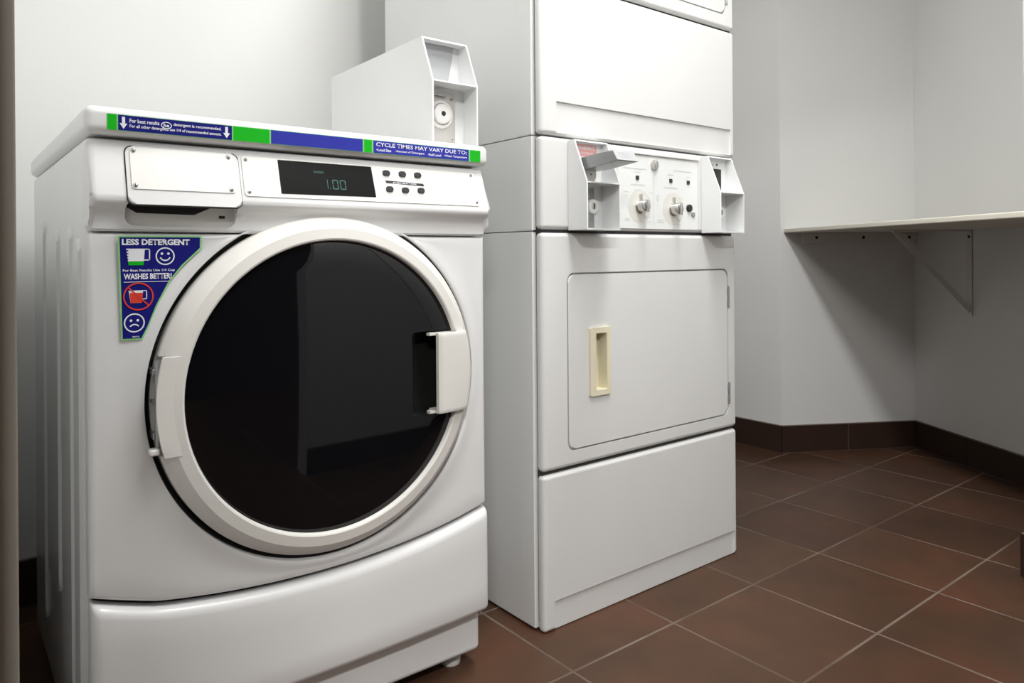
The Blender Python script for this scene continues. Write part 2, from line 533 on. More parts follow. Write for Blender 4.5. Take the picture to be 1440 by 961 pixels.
# bottom edge of the front panel / top edge of the lower panel: a shallow smile
def smile(x):
    t = (x - 0.505) / 0.34
    return 0.2885 + 0.038 * abs(t) ** 2.1 + (0.010 * max(0.0, (-t - 0.75) / 0.25) if t < 0 else 0)

def front_panel():
    R0 = 0.2865
    y0 = 1.160
    ztop = 0.8465
    n = 240
    b = bmesh.new()
    cx, cz = DC
    def hit(a):
        dx, dz = math.cos(a), math.sin(a)
        t = 10.0
        if dx > 1e-9: t = min(t, (WX1 - cx) / dx)
        if dx < -1e-9: t = min(t, (WX0 - cx) / dx)
        if dz > 1e-9: t = min(t, (ztop - cz) / dz)
        if dz < -1e-9:
            lo_, hi_ = 0.0, min(t, 1.0)
            for _ in range(40):
                m_ = (lo_ + hi_) / 2
                if cz + dz * m_ > smile(cx + dx * m_): lo_ = m_
                else: hi_ = m_
            t = min(t, lo_)
        return t
    angs = [2 * PI * i / n for i in range(n)]
    for px, pz in ((WX1, ztop), (WX0, ztop), (WX0, smile(WX0)), (WX1, smile(WX1))):
        a = math.atan2(pz - cz, px - cx) % (2 * PI)
        k = min(range(n), key=lambda i: abs((angs[i] - a + PI) % (2 * PI) - PI))
        angs[k] = a
    def bulge(x, z):
        # the front swells gently towards its middle
        u = (x - 0.505) / 0.34
        return -0.010 * max(0, 1 - u * u) * min(1.0, max(0.0, (0.846 - z) / 0.12)) 
    rows = []
    for a in angs:
        dx, dz = math.cos(a), math.sin(a)
        t = hit(a)
        row = []
        def P(r, dy, off=True):
            x_, z_ = cx + dx * r, cz + dz * r
            row.append(b.verts.new((x_, y0 + dy + bulge(x_, z_), z_)))
        P(R0, 0.034); P(R0, 0.003); P(R0 + 0.0008, 0.0008); P(R0 + 0.003, 0.0)
        gap = t - R0
        w1 = min(0.010, gap * .3); w2 = min(0.020, gap * .5)
        P(R0 + w1, 0.0); P(R0 + w2, 0.0025)
        rr = min(0.009, gap * .3)
        P(R0 + w2 + (gap - rr - w2) * .33, 0.0025); P(R0 + w2 + (gap - rr - w2) * .66, 0.0025)
        P(t - rr, 0.0028); P(t - rr * .55, 0.0038); P(t - rr * .2, 0.0060); P(t, 0.0105); P(t, 0.03)
        rows.append(row)
    k = len(rows[0])
    for i in range(n):
        p, q = rows[i], rows[(i + 1) % n]
        for j in range(k - 1):
            b.faces.new((p[j], p[j + 1], q[j + 1], q[j]))
    return b
make('front_panel', front_panel(), 'enamel', w, 50, wn=False)

# dark gasket ring seen in the gap round the door
make('door_seal', lathe([(0.2864, -0.003), (0.2864, -0.028), (0.225, -0.028), (0.225, -0.016), (0.27, -0.016), (0.2745, -0.020), (0.279, -0.020), (0.2850, -0.010)], DC, FR(1.160), close=True), 'rubber', w)

# lower panel with the curved upper edge
def lower_panel():
    b = bmesh.new()
    x0, x1 = WX0 + .001, WX1 + .001
    y0 = 1.152
    zb = 0.122
    cols = [0, .002, .005, .009, .014] + [.014 + (x1 - x0 - .028) * i / 40 for i in range(1, 40)] + [x1 - x0 - d for d in (.014, .009, .005, .002, 0)]
    grid = []
    for c in cols:
        x_ = x0 + c
        e = min(c, x1 - x0 - c)
        ro = 0.014
        dyx = 0 if e >= ro else ro - math.sqrt(max(0, ro * ro - (ro - e) ** 2))
        u = (x_ - 0.505) / 0.34
        bul = -0.010 * max(0, 1 - u * u)
        zt = smile(x_) - 0.0070
        col = []
        for (dz, dy) in ((0, .03), (0, .013), (.0015, .0085), (.005, .004), (.010, .0012), (.016, 0)):
            col.append(b.verts.new((x_, y0 + dy + dyx + bul, zt - dz)))
        for f_ in (.25, .5, .75):
            col.append(b.verts.new((x_, y0 + dyx + bul, zt - .016 + (zb + .010 - zt + .016) * f_)))
        for (dz, dy) in ((.010, 0), (.005, .0015), (.0015, .005), (0, .010), (0, .055)):
            col.append(b.verts.new((x_, y0 + dy + dyx + bul * (1 if dy < .05 else 0), zb + dz)))
        grid.append(col)
    for p, q in zip(grid[:-1], grid[1:]):
        for j in range(len(p) - 1): b.faces.new((p[j], p[j + 1], q[j + 1], q[j]))
    b.faces.new(grid[0]); b.faces.new(list(reversed(grid[-1])))
    return b
make('lower_panel', lower_panel(), 'enamel', w, 50, wn=False)
make('kick_plate', rbox(WX0 + .004, WX1 + .0005, 1.206, 1.30, 0.029, 0.16, 0.006, 3), 'enamel', w)
make('gap_liner', rbox(WX0 + .006, WX1 - .006, 1.1835, 1.20, 0.16, 0.40, 0.0), 'seam', w, 0)
for fx, fy in ((0.803, 1.232), (0.22, 1.245), (0.22, 1.80), (0.79, 1.80)):
    T = Matrix.Translation((0, 0, 0))
    make('foot', lathe([(1e-7, 0), (.019, 0), (.020, .004), (.020, .012), (.016, .015), (.007, .016), (.007, .035), (1e-7, .035)], (fx, fy), T, n=32), 'plastic', w)

# console housing above the door
CP = [(1.30, 0.9795), (1.172, 0.9795), (1.1685, 0.9785), (1.1660, 0.9755), (1.1422, 0.900), (1.1412, 0.896), (1.1416, 0.8915), (1.1440, 0.887), (1.1500, 0.8825), (1.1570, 0.876), (1.1590, 0.868), (1.1592, 0.852), (1.1625, 0.8485), (1.30, 0.8485)]
hb = prism_x(CP, WX0 + .0005, WX1, 0.009, 4)
pocket = slab(rrect(0.2110, 0.3660, 0.8560, 0.895, 0.014), 0.030, FR(1.140))
notch = slab([(0.2125, 0.8865), (0.3660, 0.8785), (0.3705, 0.884), (0.3718, 0.9695), (0.368, 0.9725), (0.213, 0.9725), (0.2092, 0.9695)], 0.012, FR(1.150))
make('console_housing', hb, 'enamel', w, 40, cutters=[pocket])
bm = rbox(0.2105, 0.3665, 1.168, 1.171, 0.8555, 0.896, 0)
make('pocket_back', bm, 'plastic', w, 0)
bm = bmesh.new()
poly(bm, [(0.2140, 0.8920), (0.2150, 0.8835), (0.228, 0.8755), (0.307, 0.8745), (0.333, 0.8870), (0.34, 0.8920)], FR(1.1680), 0.0006, 0)
quad(bm, .343, .352, .8700, .8745, FR(1.1680), .0006, 0)
make('finger_slot', bm, 'black', w, 0)

# the slanted console plane
NN = Vector((0, -0.956, 0.2935)).normalized()
UP = Vector((0, 0.2935, 0.956)).normalized()
O = Vector((0, 1.1669, 0.9797))
def SL(c=0.0):
    m_ = Matrix.Identity(4)
    m_[0][0] = 1
    for i in range(3):
        m_[i][1] = UP[i]; m_[i][2] = NN[i]
    o_ = O + NN * c - UP * (0.9797 / UP.z)          # so that b = z / UP.z
    m_.translation = Vector((0, o_.y, o_.z))
    return m_
zs = lambda z: z / UP.z
# dark outline groove of the dispenser drawer + drawer
dd = make('dispenser_drawer', slab([(p[0], zs(p[1])) for p in rrect(0.2120, 0.3695, 0.8855, 0.9705, 0.010)], 0.006, SL(0.0028), 0.003, 3), 'enamel', w)
bm = slab([(p[0], zs(p[1])) for p in rrect(0.2106, 0.3709, 0.8848, 0.9717, 0.011)], 0.004, SL(0.0006), 0)
make('drawer_gap', bm, 'seam', w, 0)
make('face_plate', slab([(p[0], zs(p[1])) for p in rrect(0.2175, 0.3605, 0.9070, 0.9675, 0.003)], 0.002, SL(0.0042), 0.0008, 2), 'plate', dd)
for c in ((0.2222, 0.9630), (0.3545, 0.9630), (0.2222, 0.9120), (0.3545, 0.9120)):
    screw(dd, (c[0], zs(c[1])), SL(0.0042), .0035)
cp = make('control_plate', slab([(p[0], zs(p[1])) for p in rrect(0.3755, 0.8190, 0.9045, 0.9685, 0.004)], 0.003, SL(0.0018), 0.0008, 2), 'plate', w)
for c in ((0.3815, 0.9625), (0.8105, 0.9640), (0.3825, 0.9110), (0.8135, 0.9115)):
    screw(cp, (c[0], zs(c[1])), SL(0.0018), .0030)
bm = slab([(0.4330, zs(0.9107)), (0.6000, zs(0.9122)), (0.5985, zs(0.9660)), (0.4330, zs(0.9660))], 0.002, SL(0.0034), 0.0006, 2)
DS = SL(0.0036)
def seg7(bm, ch, x, z, w_, h_, T, mi):
    on = {'0': 'abcdef', '1': 'bc', 'O': 'cdeg'}[ch]
    t = w_ * .16
    S = {'a': (x + t, x + w_ - t, z + h_ - t, z + h_), 'd': (x + t, x + w_ - t, z, z + t), 'g': (x + t, x + w_ - t, z + h_ / 2 - t / 2, z + h_ / 2 + t / 2),
         'f': (x, x + t, z + h_ / 2 + t * .3, z + h_ - t * .3), 'b': (x + w_ - t, x + w_, z + h_ / 2 + t * .3, z + h_ - t * .3),
         'e': (x, x + t, z + t * .3, z + h_ / 2 - t * .3), 'c': (x + w_ - t, x + w_, z + t * .3, z + h_ / 2 - t * .3)}
    for k_ in on:
        s_ = S[k_]; quad(bm, s_[0], s_[1], zs(s_[2]), zs(s_[3]), T, 0.0001, mi)
seg7(bm, '1', 0.505, 0.9215, 0.0085, 0.0165, DS, 1)
quad(bm, .5165, .5182, zs(.9215), zs(.9235), DS, .0001, 1)
seg7(bm, '0', 0.5215, 0.9215, 0.0105, 0.0165, DS, 1)
seg7(bm, '0', 0.5350, 0.9215, 0.0105, 0.0165, DS, 1)
text(bm, 'WASH', .4905, .508, zs(.9475), zs(.9515), DS, 1, .02, .0001)
make('display', bm, ['screen', 'digits'], cp, 0)
for bx_, bz_ in ((0.6267, 0.9564), (0.659, 0.9565), (0.6907, 0.9565), (0.6287, 0.9275), (0.6601, 0.9271), (0.6927, 0.9281)):
    make('button', slab([(p[0], zs(p[1])) for p in rrect(bx_ - .0068, bx_ + .0068, bz_ - .0046, bz_ + .0046, .003)], 0.003, SL(0.0050), 0.0012, 3), 'black', cp)
bm = bmesh.new()
poly(bm, [(.6225, zs(.9435)), (.700, zs(.9415)), (.702, zs(.9365)), (.6245, zs(.9385))], SL(.0018), .0003, 0)
text(bm, 'PUSH BUTTON', .638, .685, zs(.9385), zs(.9412), SL(.0018), 1, .02, .0005)
for i in range(6):
    bx_, bz_ = ((0.6267, 0.9564), (0.659, 0.9565), (0.6907, 0.9565), (0.6287, 0.9275), (0.6601, 0.9271), (0.6927, 0.9281))[i]
    if i < 3: quad(bm, bx_ - .006, bx_ + .008, zs(bz_ - .0088), zs(bz_ - .0076), SL(.0018), .0003, 2)
    else:
        quad(bm, bx_ - .006, bx_ + .008, zs(bz_ - .0088), zs(bz_ - .0078), SL(.0018), .0003, 2)
        quad(bm, bx_ - .005, bx_ + .006, zs(bz_ - .0112), zs(bz_ - .0102), SL(.0018), .0003, 2)
make('button_lettering', bm, ['black', 'ink_white', 'ink_pale'], cp, 0)

# lid with the label strip
lid = make('lid', rbox(0.160, 0.848, 1.1505, 1.868, 0.9835, 1.0235, 0.0125, 5), 'enamel', w)
ST = FR(1.1505)
bm = bmesh.new()
zt, zb = 1.0118, 0.9903
quad(bm, .1878, .8272, zb - .0007, zt + .0007, ST, .0003, 3)
quad(bm, .1888, .2002, zb, zt, ST, .0006, 0)
quad(bm, .2021, .3582, zb, zt, ST, .0006, 1)
quad(bm, .3603, .4165, zb, zt, ST, .0006, 0)
quad(bm, .4188, .5782, zb, zt, ST, .0006, 2)
quad(bm, .5808, .5957, zb, zt, ST, .0006, 0)
quad(bm, .5984, .7996, zb, zt, ST, .0006, 2)
quad(bm, .8027, .8262, zb, zt, ST, .0006, 0)
arrow_down(bm, .2088, .9925, 1.0095, .010, ST, .0009, 4)
arrow_down(bm, .3502, .9925, 1.0095, .010, ST, .0009, 4)
text(bm, 'For best results', .2165, .2555, 1.0022, 1.0078, ST, 4, .02, .0009)
text(bm, 'detergent is recommended.', .2745, .3425, 1.0022, 1.0078, ST, 4, .02, .0009)
text(bm, 'For all other detergents use 1/4 of recommended amount.', .2165, .3425, .9940, .9998, ST, 4, .02, .0009)
for i in range(28):
    a, b_ = 2 * PI * i / 28, 2 * PI * (i + 1) / 28
    poly(bm, [(.2650 + .0062 * math.cos(a), 1.0030 + .0040 * math.sin(a)), (.2650 + .0074 * math.cos(a), 1.0030 + .0052 * math.sin(a)),
              (.2650 + .0074 * math.cos(b_), 1.0030 + .0052 * math.sin(b_)), (.2650 + .0062 * math.cos(b_), 1.0030 + .0040 * math.sin(b_))], ST, .0009, 4)
text(bm, 'he', .2612, .2688, 1.0004, 1.0056, ST, 4, .03, .0009)
text(bm, 'CYCLE TIMES MAY VARY DUE TO:', .6035, .7945, 1.0022, 1.0092, ST, 4, .012, .0009)
text(bm, '•Load Size', .6040, .6330, .9938, .9986, ST, 4, .02, .0009)
text(bm, '•Amount of Detergent', .6420, .7010, .9938, .9986, ST, 4, .02, .0009)
text(bm, '•Soil Level', .7090, .7370, .9938, .9986, ST, 4, .02, .0009)
text(bm, '•Water Temperature', .7440, .7950, .9938, .9986, ST, 4, .02, .0009)
make('label_strip', bm, ['green', 'navy', 'navy_lit', 'pale_green', 'ink_white'], lid, 0)

# triangular instruction sticker
SK = FR(1.1578)
pts = [(.2018, .8420), (.3146, .8428), (.3144, .8240), (.2881, .7983), (.2703, .7757), (.2528, .7411), (.2412, .7109), (.2327, .6931), (.2053, .6938)]
cxs, czs = .236, .79
inner = [(.2040, .8398), (.3122, .8406), (.3120, .8250), (.2862, .7998), (.2684, .7770), (.2508, .7420), (.2392, .7120), (.2312, .6955), (.2073, .6960)]
bm = bmesh.new()
poly(bm, pts, SK, .0003, 0)
poly(bm, inner, SK, .0006, 1)
text(bm, 'LESS DETERGENT', .2068, .2975, .8288, .8378, SK, 2, .045, .0009)
# measuring cup
def cup(bm, x0, x1, z0, z1, mi, fill=None, fillh=0.0, handle=1):
    wt = x1 - x0; body = x1 - wt * .22; k = (z1 - z0)
    poly(bm, [(x0 + wt * .10, z0), (body - wt * .06, z0), (body, z1), (x0, z1)], SK, .0009, mi)
    t = wt * .05
    quad(bm, body - t * .2, x1, z1 - t, z1, SK, .0009, mi)
    quad(bm, x1 - t, x1, z0 + k * .28, z1, SK, .0009, mi)
    quad(bm, body - t, x1, z0 + k * .28, z0 + k * .28 + t, SK, .0009, mi)
    if fill is not None:
        q = fillh
        poly(bm, [(x0 + wt * .10, z0), (body - wt * .06, z0), (body - wt * .06 * (1 - q), z0 + k * q), (x0 + wt * .10 * (1 - q), z0 + k * q)], SK, .0012, fill)
cup(bm, .2122, .2434, .8000, .8238, 2, 3, .24)
for i in range(4): quad(bm, .2112, .2150, .8075 + i * .0042, .8090 + i * .0042, SK, .0013, 1)
ring(bm, (.2636, .8128), .0112, .0130, SK, .0009, 2)
dot(bm, (.2592, .8165), .0018, SK, .0009, 2); dot(bm, (.2680, .8165), .0018, SK, .0009, 2)
ring(bm, (.2636, .8135), .0060, .0078, SK, .0009, 2, 200, 340, 18)
text(bm, 'For Best Results Use 1/4 Cup', .2078, .2766, .7900, .7945, SK, 2, .02, .0009)
text(bm, 'WASHES BETTER!', .2088, .2722, .7798, .7884, SK, 2, .036, .0009)
quad(bm, .2090, .2695, .7758, .7766, SK, .0009, 2)
cup(bm, .2150, .2390, .7460, .7640, 5, None)
poly(bm, [(.2175, .7462), (.2325, .7462), (.2335, .7605), (.2162, .7605)], SK, .0012, 4)
ring(bm, (.2278, .7553), .0180, .0200, SK, .0014, 4)
for a in (-45,):
    ca, sa = math.cos(math.radians(a)), math.sin(math.radians(a))
    L_, t = .0185, .0009
    poly(bm, [(.2278 - ca * L_ - sa * t, .7553 - sa * L_ + ca * t), (.2278 + ca * L_ - sa * t, .7553 + sa * L_ + ca * t), (.2278 + ca * L_ + sa * t, .7553 + sa * L_ - ca * t), (.2278 - ca * L_ + sa * t, .7553 - sa * L_ - ca * t)], SK, .0015, 4)
ring(bm, (.2222, .7178), .0118, .0136, SK, .0009, 2)
dot(bm, (.2178, .7212), .0018, SK, .0009, 2); dot(bm, (.2266, .7212), .0018, SK, .0009, 2)
ring(bm, (.2222, .7088), .0058, .0076, SK, .0009, 2, 35, 145, 14)
text(bm, 'MAY10', .2195, .2285, .6968, .6990, SK, 2, .02, .0009)
make('instruction_sticker', bm, ['pale_green', 'navy', 'ink_white', 'green', 'red', 'ink_white'], w, 0)

# round door
T0 = FR(0.0)
def ringprof(): return [(.2780, -1.176), (.2780, -1.1515), (.2772, -1.1495), (.2590, -1.1305), (.2430, -1.1280), (.2405, -1.1290), (.2392, -1.1315), (.2385, -1.1400), (.2385, -1.176)]
notch = slab([(DC[0] - .30, .523), (DC[0] - .2615, .523), (DC[0] - .2615, .668), (DC[0] - .30, .668)], .06, FR(1.11))
door = make('door', lathe(ringprof(), DC, T0, n=160, close=True), 'plastic', w, 30, cutters=[notch], wn=False)
# hinge cover: flat outward extension of the front band
hc = []
za, zc = .5235, .6680
n = 24
for i in range(n + 1):
    z_ = zc + (za - zc) * i / n; hc.append((DC[0] - math.sqrt(.2768 ** 2 - (z_ - DC[1]) ** 2), z_))
for i in range(n + 1):
    z_ = za + (zc - za) * i / n; hc.append((DC[0] - math.sqrt(.2540 ** 2 - (z_ - DC[1]) ** 2), z_))
make('hinge_cover', slab(hc, .006, FR(1.1292), .0008, 2), 'plastic', door)
bm = tube((.2515, 1.1520, .536), (.2515, 1.1520, .662), .0045, 16)
rbox(.2440, .2560, 1.148, 1.170, .600, .604, .0005, 1, bm)
rbox(.2440, .2600, 1.150, 1.176, .640, .650, .001, 1, bm)
rbox(.2440, .2600, 1.150, 1.176, .548, .558, .001, 1, bm)
make('hinge', bm, 'dull_steel', w)
make('hinge_knob', rbox(.2370, .2500, 1.134, 1.152, .5280, .5375, .003, 3), 'plate', w)
# glass with the hand hole cut out
gb = lathe([(1e-7, -1.150), (.2388, -1.150), (.2388, -1.1370), (.2375, -1.1362), (.20, -1.1350), (.15, -1.1338), (.10, -1.1328), (.05, -1.1322), (1e-7, -1.1320)], DC, T0, n=128)
hole = slab([(p[0], p[1]) for p in rrect(.6635, .80, .5240, .6745, .008)], .05, FR(1.11))
make('door_glass', gb, 'glass', door, 30, cutters=[hole], wn=False)
pk = rbox(.6600, .7500, 1.1375, 1.176, .5210, .6780, 0)
inn = slab([(p[0], p[1]) for p in rrect(.6640, .7470, .5245, .6740, .008)], .034, FR(1.136))
make('hand_recess', pk, 'black', door, 30, cutters=[inn])
# slightly bowed white grip
def grip():
    b = bmesh.new()
    N = 14
    prof = []
    for i in range(N + 1):
        t = i / N
        x_ = .7075 + t * (.7610 - .7075)
        y_ = 1.1130 + .010 * t ** 2
        prof.append((x_, y_))
    zs_ = [.5265, .5272, .530, .534, .56, .60, .64, .664, .668, .6708, .6715]
    dyz = [.004, .0012, .0002, 0, 0, 0, 0, 0, .0002, .0012, .004]
    fr, bk = [], []
    for z_, dy in zip(zs_, dyz):
        # right-hand edge follows the round rim
        edge = DC[0] + math.sqrt(.2665 ** 2 - (z_ - DC[1]) ** 2) - .0035
        row, rb = [], []
        for i, (x_, y_) in enumerate(prof):
            t = i / N
            xx = .7075 + t * (edge - .7075)
            e = .0035 * max(0, 1 - t / .08) ** 2 + .0035 * max(0, 1 - (1 - t) / .08) ** 2
            row.append(b.verts.new((xx, y_ + dy + e, z_)))
            rb.append(b.verts.new((xx, y_ + .012, z_)))
        fr.append(row); bk.append(rb)
    for g, s in ((fr, 1), (bk, -1)):
        for p, q in zip(g[:-1], g[1:]):
            for j in range(N):
                b.faces.new((p[j], p[j + 1], q[j + 1], q[j]))
    for r_ in (0, -1):
        for j in range(N): b.faces.new((fr[r_][j], fr[r_][j + 1], bk[r_][j + 1], bk[r_][j]))
    for j in (0, N):
        for i in range(len(fr) - 1): b.faces.new((fr[i][j], fr[i + 1][j], bk[i + 1][j], bk[i][j]))
    return b
gb = grip()
for z0_, z1_ in ((.5265, .5315), (.6665, .6715)):
    slab([(.7090, z0_), (.7560, z0_), (.7560, z1_), (.7090, z1_)], .030, FR(1.1235), 0, bm=gb)
    slab([(.6960, z0_), (.7100, z0_), (.7100, z1_), (.6960, z1_)], .012, FR(1.1270), .001, 2, bm=gb)
make('door_grip', gb, 'plastic', door, 40)

# ------------------------------------------------------------------ coin boxes
def coin_shell(x0, x1, prof, ylow, yup, zlow0, zmid, ztop, parent, name='coin_box', t=.0035, matn='coin_paint'):
    """folded sheet-metal meter case: solid body with a lower and an upper recess"""
    b = prism_x(prof, x0, x1, .0012, 2)
    lowc = rbox(x0 + t, x1 - t, prof[0][0] - .05, ylow, zlow0 + t, zmid - t * .6, 0)
    # upper recess follows the slant from a vertical back
    upc = prism_x([(prof[0][0] - .06, zmid + t * .2), (yup, zmid + t * .2), (yup, ztop - t), (prof[0][0] - .06, ztop - t)], x0 + t, x1 - t)
    return make(name, b, matn, parent, 30, cutters=[lowc, upc])

cb = coin_shell(.744, .851, [(1.19, 1.0245), (1.19, 1.147), (1.228, 1.238), (1.64, 1.238), (1.64, 1.0245)], 1.236, 1.253, 1.0245, 1.147, 1.238, w)
# lower meter plate with round lock
T1 = FR(1.2355)
make('meter_plate', slab(rrect(.7485, .8245, 1.031, 1.134, .002), .002, FR(1.2335), .0006, 1), 'coin_metal', cb)
T2 = FR(1.2335)
lk = lathe([(1e-7, -.001), (.0285, -.001), (.0285, .002), (.0265, .0045), (.0225, .0045), (.0215, .001), (.0200, .001), (.0195, .010), (.0175, .0115), (.0050, .0115), (.0045, .006), (1e-7, .006)], (.790, 1.0915), T2, n=48)
dot(lk, (.7905, 1.0915), .0048, T2, .0118, 1)
make('round_lock', lk, ['plate', 'black'], cb, 40, wn=False)
screw(cb, (.8165, 1.1230), T2, .0032); screw(cb, (.8165, 1.0440), T2, .0032)
T3 = FR(1.2615)
bm = slab([(.752, 1.150), (.818, 1.150), (.834, 1.2335), (.752, 1.2335)], .002, FR(1.2500), .0006, 1)
TT = FR(1.2500)
quad(bm, .7755, .7780, 1.198, 1.222, TT, .0003, 1)
text(bm, '25¢ QUARTERS', .782, .803, 1.211, 1.2150, TT, 2, .01, .0003)
text(bm, 'COIN', .786, .797, 1.194, 1.1965, TT, 2, .01, .0003)
text(bm, 'RETURN', .782, .801, 1.1895, 1.1920, TT, 2, .01, .0003)
make('coin_slot_plate', bm, ['coin_paint', 'ink_grey', 'ink_grey'], cb, 30)
bm = rbox(.762, .800, 1.226, 1.235, 1.1265, 1.129, 0)
make('slide_rail', bm, 'dull_steel', cb, 0)

# ------------------------------------------------------------------ dryers
DX0, DX1 = 1.0145, 1.7035
YF = 1.190
def panel(x0, x1, z0, z1, y=YF, t=.024, r=.010, seg=4):
    b = rbox(x0, x1, y, y + t, z0, z1, r, seg)
    return b

def rib_groove_cut(z0, z1, x0=1.058, x1=1.6850, d=.004):
    return slab([(x0, z0), (x1, z0), (x1, z1), (x0, z1)], .02 + d, FR(YF - .02))

def dryer_door(parent, dz=0.0, handle=True):
    z0, z1 = .3790 + dz, .7710 + dz
    d = make('door', slab(rrect(1.0895, 1.6640, z0 + .004, z1 - .004, .018), .012, FR(YF + .0002), .0035, 4), 'enamel_dryer', parent)
    if handle:
        h = slab(rrect(1.1515, 1.2160, .4920 + dz, .6460 + dz, .003), .008, FR(YF - .0055), .0015, 2)
        c1 = slab(rrect(1.1690, 1.2035, .5045 + dz, .6330 + dz, .002), .012, FR(YF - .008))
        make('door_handle', h, 'cream', d, 30, cutters=[c1])
        hb_ = rbox(1.1675, 1.2050, YF - .0035, YF + .030, .5030 + dz, .6345 + dz, 0)
        c2 = slab([(1.1692, .5047 + dz), (1.2033, .5047 + dz), (1.2033, .6328 + dz), (1.1692, .6328 + dz)], .030, FR(YF - .006))
        hh = make('handle_cup', hb_, 'cream', d, 30, cutters=[c2])
    for hz in (.6960, .4385):
        b = bmesh.new()
        b = tube((1.6700, YF - .0005, hz + dz - .028), (1.6700, YF - .0005, hz + dz + .028), .0028, 12)
        rbox(1.6655, 1.6745, YF - .0015, YF + .003, hz + dz - .030, hz + dz - .006, .0005, 1, b)
        rbox(1.6655, 1.6745, YF - .0015, YF + .003, hz + dz + .004, hz + dz + .022, .0005, 1, b)
        make('door_hinge', b, 'dull_steel', d, 30)
    return d

def door_frame_panel(parent, z0, z1, dz=0.0, name='door_panel'):
    rec = slab(rrect(1.0855, 1.6680, .3790 + dz, .7710 + dz, .021), .030, FR(YF - .02))
    cuts = [rec]
    hc_ = rbox(1.1670, 1.2055, YF - .02, YF + .04, .5025 + dz, .6350 + dz, 0)
    cuts.append(hc_)
    return make(name, panel(DX0, DX1, z0, z1), 'enamel_dryer', parent, 30, cutters=cuts)

def door_with_hole(parent, dz, handle=True):
    d = dryer_door(parent, dz, handle)
    if handle:
        c = slab([(1.1680, .5035 + dz), (1.2045, .5035 + dz), (1.2045, .6340 + dz), (1.1680, .6340 + dz)], .06, FR(YF - .02))
        me = d.data
        pw = Vector(parent.location)
        me.transform(Matrix.Translation(pw))
        mats = list(me.materials)
        nm = cut(me, c)
        nm.materials.clear()
        for m_ in mats: nm.materials.append(m_)
        nm.transform(Matrix.Translation(-pw))
        for p in nm.polygons: p.use_smooth = True
        nm.set_sharp_from_angle(angle=math.radians(30))
        d.data = nm
    return d

d1 = empty('tumble_dryer', (1.359, 1.53, 0.0), 'white lower dryer of the stack with coin control panel, standing on the floor', 'dryer')
bm = rbox(1.0100, 1.7080, 1.2155, 1.865, 0.006, 0.8615, 0.0015, 2)
SD = Matrix(((0, 0, -1, 1.0100), (-1, 0, 0, 0), (0, 1, 0, 0), (0, 0, 0, 1)))
rbox(1.0090, 1.0110, 1.216, 1.262, .008, .858, .0008, 2, bm)
make('cabinet', bm, 'enamel_side', d1)
bm = rbox(1.0100, 1.7080, 1.2155, 1.865, 0.8630, 1.0685, 0.0015, 2)
rbox(1.0090, 1.0110, 1.216, 1.262, .866, 1.064, .0008, 2, bm)
make('upper_cabinet', bm, 'enamel_side', d1)
bm = rbox(1.0200, 1.6980, 1.2000, 1.2160, 0.02, 1.0600, 0)
for z0, z1 in ((0.8600, .8645),): rbox(1.012, 1.7060, 1.215, 1.863, z0, z1, 0, bm=bm)
make('seam_filler', bm, 'seam', d1, 0, cutters=[rbox(1.1660, 1.2070, 1.19, 1.23, .50, .64, 0)])
kick = rib_groove_cut(-0.01, 0.0640, 1.0455, 1.6900, .0045)
make('drawer_panel', panel(DX0, DX1, 0.0005, 0.3370), 'enamel_dryer', d1, 30, cutters=[kick])
door_frame_panel(d1, 0.3445, 0.8590)
door_with_hole(d1, 0.0)
ctl = make('control_housing', panel(DX0, DX1, 0.8655, 1.0665), 'enamel_dryer', d1, 30)

# control plate with knobs and buttons
PT = FR(YF - .0010)
pl_ = make('control_plate', slab(rrect(1.2480, 1.5400, .8720, 1.0440, .003), .002, PT, .0006, 1), 'panel_plate', d1)
bm = rbox(1.2250, 1.5450, YF - .0045, YF + .001, 1.0490, 1.0535, .0012, 2)
make('top_rail', bm, 'enamel_dryer', d1)
bm = bmesh.new()
quad(bm, 1.3700, 1.3715, .880, 1.012, PT, .0004, 0)
for x0, x1, z in ((1.290, 1.340, .9755), (1.408, 1.462, .9740), (1.265, 1.345, 1.0135), (1.445, 1.515, 1.0175), (1.303, 1.325, 1.006), (1.424, 1.448, 1.006), (1.497, 1.508, 1.004)):
    quad(bm, x0, x1, z, z + .0022, PT, .0004, 1)
for x0, x1, z0, z1 in ((1.352, 1.364, .938, .958), (1.379, 1.392, .945, .952), (1.384, 1.389, .930, .940), (1.268, 1.280, .948, .958), (1.470, 1.481, .940, .951), (1.345, 1.362, .888, .900), (1.385, 1.408, .888, .893), (1.455, 1.475, .884, .894), (1.270, 1.285, .890, .894)):
    quad(bm, x0, x1, z0, z0 + .0016, PT, .0004, 1); quad(bm, x0, x1, z1, z1 + .0016, PT, .0004, 1)
text(bm, 'HIGH', 1.303, 1.323, .9620, .9655, PT, 1, .0, .0004)
for c in ((1.3225, .925), (1.4445, .922)):
    dot(bm, c, .0400, PT, .0003, 2, 40)
make('control_lettering', bm, ['ink_pale', 'ink_pale', 'clear'], pl_, 0)
for c in ((1.3225, .925), (1.4445, .922)):
    kb = lathe([(1e-7, 0), (.0170, 0), (.0170, .003), (.0145, .005), (.0140, .020), (.0125, .022), (1e-7, .0225)], c, PT, n=40)
    rbox(c[0] - .0028, c[0] + .0028, YF - .0290, YF - .012, c[1] - .0150, c[1] + .0150, .0015, 2, kb)
    rbox(c[0] - .0035, c[0] + .0035, YF - .0065, YF - .001, c[1] + .012, c[1] + .0300, .001, 2, kb)
    make('knob', kb, 'steel', pl_, 40, wn=False)
for c in ((1.3132, .9930), (1.4348, .9924), (1.5025, .9917)):
    make('button', slab(rrect(c[0] - .0052, c[0] + .0052, c[1] - .0048, c[1] + .0048, .001), .002, FR(YF - .0030), .0006, 2), 'rubber', pl_)
